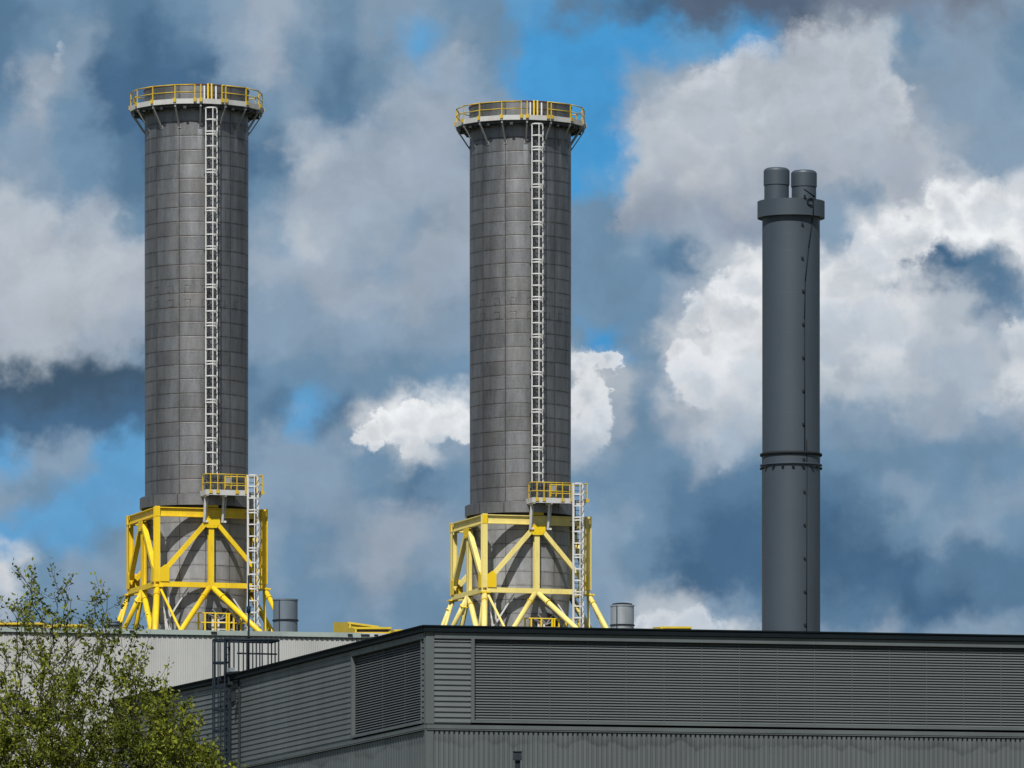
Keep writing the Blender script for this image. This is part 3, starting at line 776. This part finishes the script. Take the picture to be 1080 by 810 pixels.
# ------------------------------------------------------------------ roof vents on the pale hall
def round_vent(px, half, ytop, yband, D, m, label, cap=False):
    s = F/D; x = (px-CX)/s; r = half/s; zb_ = ztp-.04
    v = thing('round_vent', (x, D, zb_), label, 'roof vent', 'round roof vents')
    zt_ = zc(ytop, D)
    MB().lathe([(r, zb_), (r, zt_), (r*.93, zt_), (r*.93, zt_-.2), (0, zt_-.2)], (x, D), 40).build('drum', m, v, v)
    zz = zc(yband, D)
    MB().lathe([(r, zz-.04), (r+.05, zz-.03), (r+.05, zz+.03), (r, zz+.04)], (x, D), 40).build('band', 'dark_steel', v, v)
    MB().lathe([(r, zt_-.06), (r+.03, zt_-.05), (r+.03, zt_+.02), (r*.9, zt_+.02)], (x, D), 40).build('rim', m, v, v)
    b = MB(); a = R(-28); b.bar(Vector((x+(r+.01)*math.sin(a), D-(r+.01)*math.cos(a), zb_)), Vector((x+(r+.01)*math.sin(a), D-(r+.01)*math.cos(a), zt_)), .05, .03); b.build('seam', 'dark_steel', v, v)
    if cap:
        b = MB(); b.lathe([(r*.88, zt_+.0), (r*.86, zt_+.10), (r*.5, zt_+.14), (0, zt_+.15)], (x, D), 32); b.build('lid', 'dark_steel', v, v)
round_vent(301, 12.9, 632.6, 654.5, 408.0, 'vent_steel', 'blue-grey round roof vent just right of the left chimney frame')
round_vent(656.3, 12.3, 638.8, 659.6, 424.0, 'bright_steel', 'shiny silver round roof vent just right of the middle chimney frame', True)
round_vent(119, 7.0, 655.5, 660, 412.0, 'vent_steel', 'small grey round vent half hidden by the tree, left of the left chimney')
def hood(px0, px1, ytop, D, depth, label, slot=False, slope=.3, tail=0.0):
    s = F/D; x0 = (px0-CX)/s; x1 = (px1-CX)/s; zb_ = ztp-.04; zt_ = zc(ytop, D)
    v = thing('roof_hood', ((x0+x1)/2, D, zb_), label, 'roof vent', 'yellow roof hoods')
    sk = depth*.26
    def q(x, y, z): return (x - (y-D)*.26*-1*-1, y, z)
    b = MB()
    vs = [q(x0, D, zb_), q(x1, D, zb_), q(x1, D+depth, zb_), q(x0, D+depth, zb_),
          q(x0, D, zt_-slope), q(x1, D, zt_-slope-tail), q(x1-.2, D+depth, zt_+.05-tail), q(x0, D+depth, zt_+.05)]
    b.hexa([Vector(k) for k in vs]); b.build('housing', 'roof_yellow', v, v)
    b = MB(); b.box(((x0+x1)/2, D-.03, zt_-slope-.03-tail/2), Vector(((x1-x0)/2+.04,0,-tail/2)), Vector((0,.06,0)), Vector((0,0,.05))); b.build('lip', 'roof_yellow', v, v)
    k = MB(); k.box((x0+.06, D-.03, (zb_+zt_-slope)/2), Vector((.05,0,0)), Vector((0,.05,0)), Vector((0,0,(zt_-slope-zb_)/2-.09))); k.build('edge_trim', 'roof_yellow', v, v)
    if slot:
        b = MB(); b.box(((x0+x1)/2, D-.012, zt_-slope-.17), Vector(((x1-x0)/2-.10,0,0)), Vector((0,.008,0)), Vector((0,0,.05))); b.build('opening', 'black', v, v)
        b = MB(); b.box(((x0+x1)/2, D-.03, zt_-slope-.28), Vector(((x1-x0)/2-.08,0,0)), Vector((0,.03,0)), Vector((0,0,.03))); b.build('slat', 'fresh_yellow', v, v)
M['roof_yellow'] = weathered('weathered_roof_yellow', (.62, .45, .02, 1), (.25, .19, .03, 1), .45, 1.2, .55)
hood(368, 399, 651.8, 414.0, 3.4, 'tall sloping yellow roof hood behind the slotted one, left of the grey building corner', slope=.22, tail=.22)
hood(374, 412, 660.8, 407.0, 1.6, 'low yellow roof hood with a dark slot along its front', slot=True, slope=.05)
hood(416.5, 432, 663.4, 409.0, 1.4, 'small yellow roof hood peeping out just left of the grey building corner', slope=.05)
hood(697, 729, 660.2, 430.0, 1.6, 'low yellow roof hood between the silver vent and the slim chimney', slope=.05)
hood(-30, 48, 655.0, 412.0, 2.5, 'wide yellow roof hood seen through the tree at the left edge', slot=True, slope=.1)
hood(52, 92, 658.0, 410.0, 1.6, 'lower yellow roof hood seen through the tree, right of the wide one', slope=.05)

# ------------------------------------------------------------------ tree
def make_tree():
    rs = np.random.RandomState(11)
    D = 112.0; cx = -7.4; cen = np.array([cx, D, 6.4]); rad = np.array([4.35, 3.4, 4.75])
    tr = thing('leafy_tree', (cx, D, 0), 'broad tree in fresh spring leaf with bare twigs showing, at the lower left', 'tree')
    pts = []
    while len(pts) < 7500:
        p = rs.uniform(-1, 1, 3); r = np.linalg.norm(p)
        if r > 1 or r < .2: continue
        lim = .86 + .12*math.sin(3*math.atan2(p[1], p[0])+1.3)*math.cos(6.3*p[2]) + .07*math.sin(9*p[0]+7*p[2])
        if r > lim+.07: continue
        q = cen + p*rad
        if q[2] < 3.0: continue
        # thinner cover near the top
        if q[2] > 9.0 and rs.rand() < .35: continue
        pts.append(q)
    att = np.array(pts)
    N = [np.array([cx, D, z]) for z in np.arange(0, 3.2, .17)]; par = [-1] + list(range(len(N)-1)); step = .15
    best = np.full(len(att), 1e9); bi = np.zeros(len(att), int)
    def upd(i0):
        nn = np.array(N[i0:])
        d = np.sqrt(((att[:, None, :]-nn[None])**2).sum(2)); k = d.argmin(1); m_ = d[np.arange(len(att)), k]
        better = m_ < best; best[better] = m_[better]; bi[better] = k[better]+i0
    upd(0)
    alive = np.ones(len(att), bool)
    for it in range(170):
        if alive.sum() < 30: break
        new = []
        idx = np.where(alive)[0]
        order = np.argsort(bi[idx]); idx = idx[order]
        cuts = np.split(idx, np.where(np.diff(bi[idx]))[0]+1)
        for grp_ in cuts:
            i = bi[grp_[0]]
            v = att[grp_]-N[i]; v /= np.linalg.norm(v, axis=1)[:, None]
            v = v.mean(0) + rs.normal(0, .2, 3) + np.array([0, 0, .08]); l = np.linalg.norm(v)
            new.append((i, N[i]+v/l*step))
        i0 = len(N)
        for i, p in new: N.append(p); par.append(i)
        upd(i0)
        alive &= best > .20
    n = len(N); par = np.array(par)
    kids = np.zeros(n, int)
    for i in range(1, n): kids[par[i]] += 1
    w = np.zeros(n)
    for i in range(n-1, 0, -1):
        if kids[i] == 0: w[i] = 1
        w[par[i]] += w[i]
    rr = .0040*np.power(np.maximum(w, 1), .46)
    tk = MB(); br = MB()
    for i in range(1, n):
        p = par[i]; r0 = min(rr[p], rr[i]*1.6); big = rr[i] > .045
        (tk if big else br).tube(N[p], N[i], r0, 7 if big else 4, rr[i], caps=False)
    twigs = []
    for i in range(1, n):
        if rr[i] > .012: continue
        if N[i][2] < 5.5: continue
        for k in range(rs.poisson(.75 if kids[i] else 2.2)):
            d = N[i]-N[par[i]]; d = d/np.linalg.norm(d)
            d = d*.7 + rs.normal(0, .5, 3) + np.array([0, 0, .4]); d /= np.linalg.norm(d)
            L = rs.uniform(.12, .38)
            mid = N[i] + d*L*.5; end = mid + (d + np.array([0,0,.25])+rs.normal(0, .15, 3))*L*.5
            br.tube(N[i], mid, .0045, 3, caps=False); br.tube(mid, end, .0035, 3, r2=.002, caps=False)
            twigs.append((N[i], mid, end))
    t_ = tk.build('trunk', 'bark', tr, tr); br.build('branches', 'bark', t_, tr)
    V_ = []; F_ = []; off_ = 0
    for a, m_, e in twigs:
        h = e[2]; dens = 2.3 if h < 8.8 else (1.35 if h < 9.5 else .75)
        gap = math.sin(e[0]*2.3+1)*math.sin(e[2]*2.9)*math.sin(e[1]*2.1+.6)
        k = rs.poisson(max(1.5, (13.5 + 10*gap)*dens))
        for j in range(k):
            t = rs.uniform(.15, 1.05)
            c = (a+(m_-a)*t*2) if t < .5 else (m_+(e-m_)*(t-.5)*2)
            c = c + rs.normal(0, .035, 3)
            L = rs.uniform(.040, .088); W = L*rs.uniform(.42, .62)
            d = rs.normal(0, 1, 3); d[2] += .4; d /= math.sqrt(d@d)
            q = rs.normal(0, 1, 3); q -= d*(q@d); q /= math.sqrt(q@q)
            nn = np.array([d[1]*q[2]-d[2]*q[1], d[2]*q[0]-d[0]*q[2], d[0]*q[1]-d[1]*q[0]])
            V_ += [c, c+d*L*.4+q*W*.5+nn*.007, c+d*L, c+d*L*.4-q*W*.5+nn*.007]
            F_ += [(off_, off_+1, off_+2), (off_, off_+2, off_+3)]; off_ += 4
    print('tree nodes', n, 'twigs', len(twigs), 'leaves', off_//4)
    cr = MB(); cr.v = [tuple(v) for v in V_]; cr.f = F_; cr.sm = [False]*len(F_)
    cr.build('crown', 'leaf', tr, tr)
make_tree()

# ------------------------------------------------------------------ sun and sky
AZ, EL = R(12.0), R(50.0)
sv = Vector((-math.sin(AZ)*math.cos(EL), -math.cos(AZ)*math.cos(EL), math.sin(EL)))
sl = bpy.data.lights.new('sun', 'SUN'); so = bpy.data.objects.new('sun', sl); C.objects.link(so)
sl.energy = 4.8; sl.angle = R(.5); sl.color = (1, .96, .89)
so.rotation_euler = (-sv).to_track_quat('-Z', 'Y').to_euler(); so.location = (0, 0, 200)

PAL = [(72,150,206), (98,158,204), (66,90,112), (72,105,137), (90,123,153), (110,141,168), (132,155,177), (154,168,184),
       (178,188,198), (204,209,215), (236,238,240), (86,102,124), (118,130,148)]
ROWS = [
 [4,5,5,4,4,5,6,7,6,5,6,6,5,5,1,4,4,3,11,11,11,11,12,12,12,12,12,6],
 [4,5,6,4,3,4,6,7,6,5,6,1,6,5,0,0,0,0,1,1,0,12,8,8,5,6,6,5],
 [4,7,6,3,3,3,6,7,5,4,5,6,6,5,0,0,0,6,7,7,8,8,8,8,6,6,6,5],
 [5,7,5,3,3,3,4,5,6,4,6,7,7,6,0,0,0,7,8,8,8,8,8,8,7,6,6,6],
 [6,6,5,4,3,3,3,4,8,7,7,7,7,6,0,0,0,8,9,8,8,8,7,7,7,7,6,6],
 [8,6,5,4,4,3,3,5,7,7,7,7,7,6,0,0,1,8,8,7,7,6,6,6,8,9,9,9],
 [8,8,6,6,5,5,5,6,8,7,7,6,7,7,5,5,5,6,7,7,6,6,6,9,10,10,10,10],
 [8,8,8,8,7,6,6,7,7,7,6,7,7,7,5,5,5,5,4,8,10,10,9,8,3,3,4,9],
 [8,8,8,8,7,6,6,6,6,7,7,7,6,6,5,5,5,5,7,9,10,9,9,9,9,8,4,6],
 [8,8,7,7,6,6,6,6,6,6,6,6,6,6,5,5,0,5,9,10,9,9,9,9,9,8,7,9],
 [2,2,2,2,2,4,4,5,5,5,5,5,5,5,4,9,8,6,9,9,9,8,8,8,8,7,8,9],
 [3,3,3,3,3,4,5,4,1,4,9,10,10,5,5,9,7,5,7,8,8,6,6,6,6,7,6,7],
 [1,6,6,1,1,1,5,6,6,6,5,9,6,5,5,8,6,5,5,7,6,5,5,5,5,5,5,5],
 [6,5,1,1,1,5,5,6,6,6,5,4,5,5,5,5,5,5,4,4,4,4,4,5,6,5,6,6],
 [1,1,1,5,6,6,6,6,5,6,7,7,6,6,5,5,6,5,4,3,3,3,3,4,5,6,6,5],
 [9,5,6,6,6,6,6,6,5,6,7,6,6,6,5,5,6,5,3,3,3,3,3,3,3,4,4,4],
 [7,5,5,5,5,5,5,5,5,5,6,5,5,5,5,5,6,8,8,6,4,4,4,4,3,3,4,4],
 [7,5,5,5,5,5,5,5,5,5,5,5,5,5,5,5,8,10,10,9,8,6,6,7,5,6,6,6]]
wd = bpy.data.worlds.new('World'); sc.world = wd; wd.use_nodes = True
t = NT(wd.node_tree)
gen = t.n('ShaderNodeTexCoord').outputs['Generated']
dx, dy, dz = t.sep(gen)
ys = t.m('MAXIMUM', dy, .05)
U = t.m('ADD', t.m('MULTIPLY', t.m('DIVIDE', dx, ys), F/1000), CX/1000)      # in thousandths: tan of azimuth
V = t.m('SUBTRACT', HY/1000, t.m('MULTIPLY', t.m('DIVIDE', dz, ys), F/1000))
uv = t.comb(U, V, 0.0)
n1 = t.noise(uv, 9.0, 3, .5).outputs['Color']
n2 = t.noise(uv, 21.0, 7, .56).outputs['Color']
def off(c, amp):
    s_ = t.n('ShaderNodeVectorMath', operation='SUBTRACT', inp={0: c, 1: (.5,.5,.5)}).outputs[0]
    return t.n('ShaderNodeVectorMath', operation='SCALE', inp={0: s_, 'Scale': amp}).outputs[0]
w_ = t.n('ShaderNodeVectorMath', operation='ADD', inp={0: uv, 1: off(n1, .050)}).outputs[0]
w_ = t.n('ShaderNodeVectorMath', operation='ADD', inp={0: w_, 1: off(n2, .090)}).outputs[0]
wu, wv, _ = t.sep(w_)
pos = t.mr(wu, -.06, 1.14)
col = None
for i, row in enumerate(ROWS):
    assert len(row) == 28, (i, len(row))
    cr = t.n('ShaderNodeValToRGB', inp={0: pos}); e = cr.color_ramp.elements
    cr.color_ramp.interpolation = 'EASE'
    while len(e) > 1: e.remove(e[-1])
    for k, shade in enumerate(row):
        px = (k*.04 + .06)/1.20
        el = e[0] if k == 0 else e.new(px)
        el.position = px; el.color = srgb(*PAL[shade])
    c = cr.outputs[0]
    col = c if col is None else t.mix(t.mr(wv, (i-1)*.04, i*.04, smooth=True), col, c)
# billow shading: crisp light and dark within the clouds
w2_ = t.n('ShaderNodeVectorMath', operation='ADD', inp={0: uv, 1: off(n2, .045)}).outputs[0]
b1 = t.noise(w2_, 19.0, 7, .60).outputs[0]
b2 = t.noise(w2_, 6.0, 7, .56).outputs[0]
# smooth cloud body first: gentle mottling only
bs = t.m('ADD', 1.0, t.m('ADD', t.mr(b1, .3, .7, -.07, .07), t.mr(b2, .3, .7, -.09, .09)))
col = t.n('ShaderNodeVectorMath', operation='SCALE', inp={0: col, 'Scale': bs}).outputs[0]
n4 = t.noise(uv, 13.0, 8, .62).outputs['Color']
w4 = t.n('ShaderNodeVectorMath', operation='ADD', inp={0: uv, 1: off(n4, .10)}).outputs[0]
def field(blobs):
    f = None
    for x, y, r in blobs:
        d = t.n('ShaderNodeVectorMath', operation='DISTANCE', inp={0: w4, 1: (x/1000, y/1000, 0)}).outputs['Value']
        q = t.m('MULTIPLY_ADD', d, -1000.0/r, 1.0)
        f = q if f is None else t.m('MAXIMUM', f, q)
    return f
def cloud(col, blobs, edge, rim, body, base, y0, y1, alpha, k=.9):
    """rim: sunlit edge, body: inside, base: underside (towards y1)"""
    f = field(blobs)
    g_ = t.m('ADD', f, t.m('MULTIPLY', t.m('SUBTRACT', b1, .5), k))
    soft = t.m('MULTIPLY', t.mr(b2, .35, .65, .45, 2.4), edge)
    a_ = t.m('MULTIPLY', t.mr(t.m('DIVIDE', t.m('ADD', g_, .05), soft), 0.0, 1.0, 0, 1, True), alpha)
    dep = t.mr(t.m('ADD', f, t.m('MULTIPLY', t.m('SUBTRACT', b2, .5), 2.2)), .1, .75, 0, 1, True)
    c_ = t.mix(dep, rim, body)
    low = t.mr(t.m('ADD', wv, t.m('MULTIPLY', t.m('SUBTRACT', b1, .5), .16)), y0/1000, y1/1000, 0, 1, True)
    c_ = t.mix(low, c_, base)
    lit = t.m('ADD', 1.0, t.mr(b1, .3, .7, -.17, .12))
    c_ = t.n('ShaderNodeVectorMath', operation='SCALE', inp={0: c_, 'Scale': lit}).outputs[0]
    return t.mix(a_, col, c_)
# big soft cloud upper right
col = cloud(col, [(718,165,62),(690,215,40),(760,120,62),(800,95,60),(855,75,62),(905,70,50),(935,115,50),(870,150,85),(790,180,75),(950,170,55)],
            .42, srgb(208,212,218), srgb(180,188,198), srgb(144,155,172), 130, 250, .80, 1.0)
# left bank
col = cloud(col, [(30,265,55),(95,250,50),(60,320,62),(130,300,60),(0,320,60),(140,340,40)], .55, srgb(190,196,205), srgb(182,189,199), srgb(164,172,186), 300, 380, .6, .8)
col = cloud(col, [(330,165,40),(310,215,42),(350,235,50),(395,170,50),(440,120,50),(480,85,48),(385,295,45),(470,280,50)], .7, srgb(176,186,198), srgb(162,174,189), srgb(148,163,181), 200, 330, .5, .8)
# white cumulus
col = cloud(col, [(1003,222,34),(1050,216,40),(1090,235,42),(958,250,36),(925,275,34),(898,300,28),(885,345,44),(930,340,38),(970,372,36),(1020,384,36),(1085,362,30),(1062,402,28),(900,385,30)],
            .34, srgb(238,240,242), srgb(206,212,219), srgb(166,179,193), 295, 410, .90, 1.25)
col = cloud(col, [(783,300,26),(765,340,34),(735,335,26),(722,378,22),(790,375,42),(750,405,36),(780,445,34),(765,475,16)],
            .36, srgb(228,231,235), srgb(204,211,218), srgb(160,176,193), 380, 475, .88, 1.2)
col = cloud(col, [(392,458,18),(415,448,20),(440,446,24),(463,444,24),(490,452,22),(437,468,18)],
            .28, srgb(238,240,242), srgb(222,226,230), srgb(190,199,208), 448, 500, .95, 1.0)
col = cloud(col, [(612,398,22),(640,394,16),(622,425,24),(612,462,26)],
            .28, srgb(228,232,236), srgb(202,209,217), srgb(165,180,196), 420, 500, .85, 1.1)
col = cloud(col, [(700,662,22),(735,664,24),(765,668,18),(676,668,12)], .35, srgb(210,216,223), srgb(192,201,212), srgb(180,192,205), 655, 690, .85, .8)
col = cloud(col, [(50,90,16),(64,66,12),(36,110,12),(-4,600,18),(388,297,9)], .8, srgb(190,200,211), srgb(176,188,202), srgb(170,182,196), 800, 900, .55, .8)
# generic broken cloud elsewhere
gn = t.noise(gen, 3.2, 4, .6).outputs[0]
cr = t.n('ShaderNodeValToRGB', inp={0: gn}); e = cr.color_ramp.elements
e[0].position = .42; e[0].color = srgb(70,108,150); e[1].position = .68; e[1].color = srgb(185,188,192)
k = e.new(.52); k.color = srgb(98,114,136)
win = t.m('MULTIPLY', t.mr(t.m('ABSOLUTE', t.m('SUBTRACT', U, .54)), .75, 1.5, 1, 0, True), t.mr(t.m('ABSOLUTE', t.m('SUBTRACT', V, .35)), .5, 1.0, 1, 0, True))
win = t.m('MULTIPLY', win, t.mr(dy, .05, .2))
full = t.mix(win, cr.outputs[0], col)
cover = t.m('MAXIMUM', win, t.mr(gn, .42, .54))
sky = t.n('ShaderNodeTexSky', sky_type='NISHITA', sun_disc=False, sun_elevation=EL, sun_rotation=math.pi+AZ)
bg1 = t.n('ShaderNodeBackground', inp={0: sky.outputs[0], 1: .07})
bg2 = t.n('ShaderNodeBackground', inp={0: full, 1: 1.0})
mx = t.n('ShaderNodeMixShader', inp={0: cover, 1: bg1.outputs[0], 2: bg2.outputs[0]})
t.n('ShaderNodeOutputWorld', inp={0: mx.outputs[0]})
sc.view_settings.view_transform = 'Standard'; sc.view_settings.look = 'None'
sc.view_settings.exposure = 0; sc.view_settings.gamma = 1

sc.cycles.max_bounces = 4; sc.cycles.diffuse_bounces = 2; sc.cycles.glossy_bounces = 2
sc.cycles.transmission_bounces = 2; sc.cycles.transparent_max_bounces = 4
wd.cycles.sampling_method = 'MANUAL'; wd.cycles.sample_map_resolution = 256
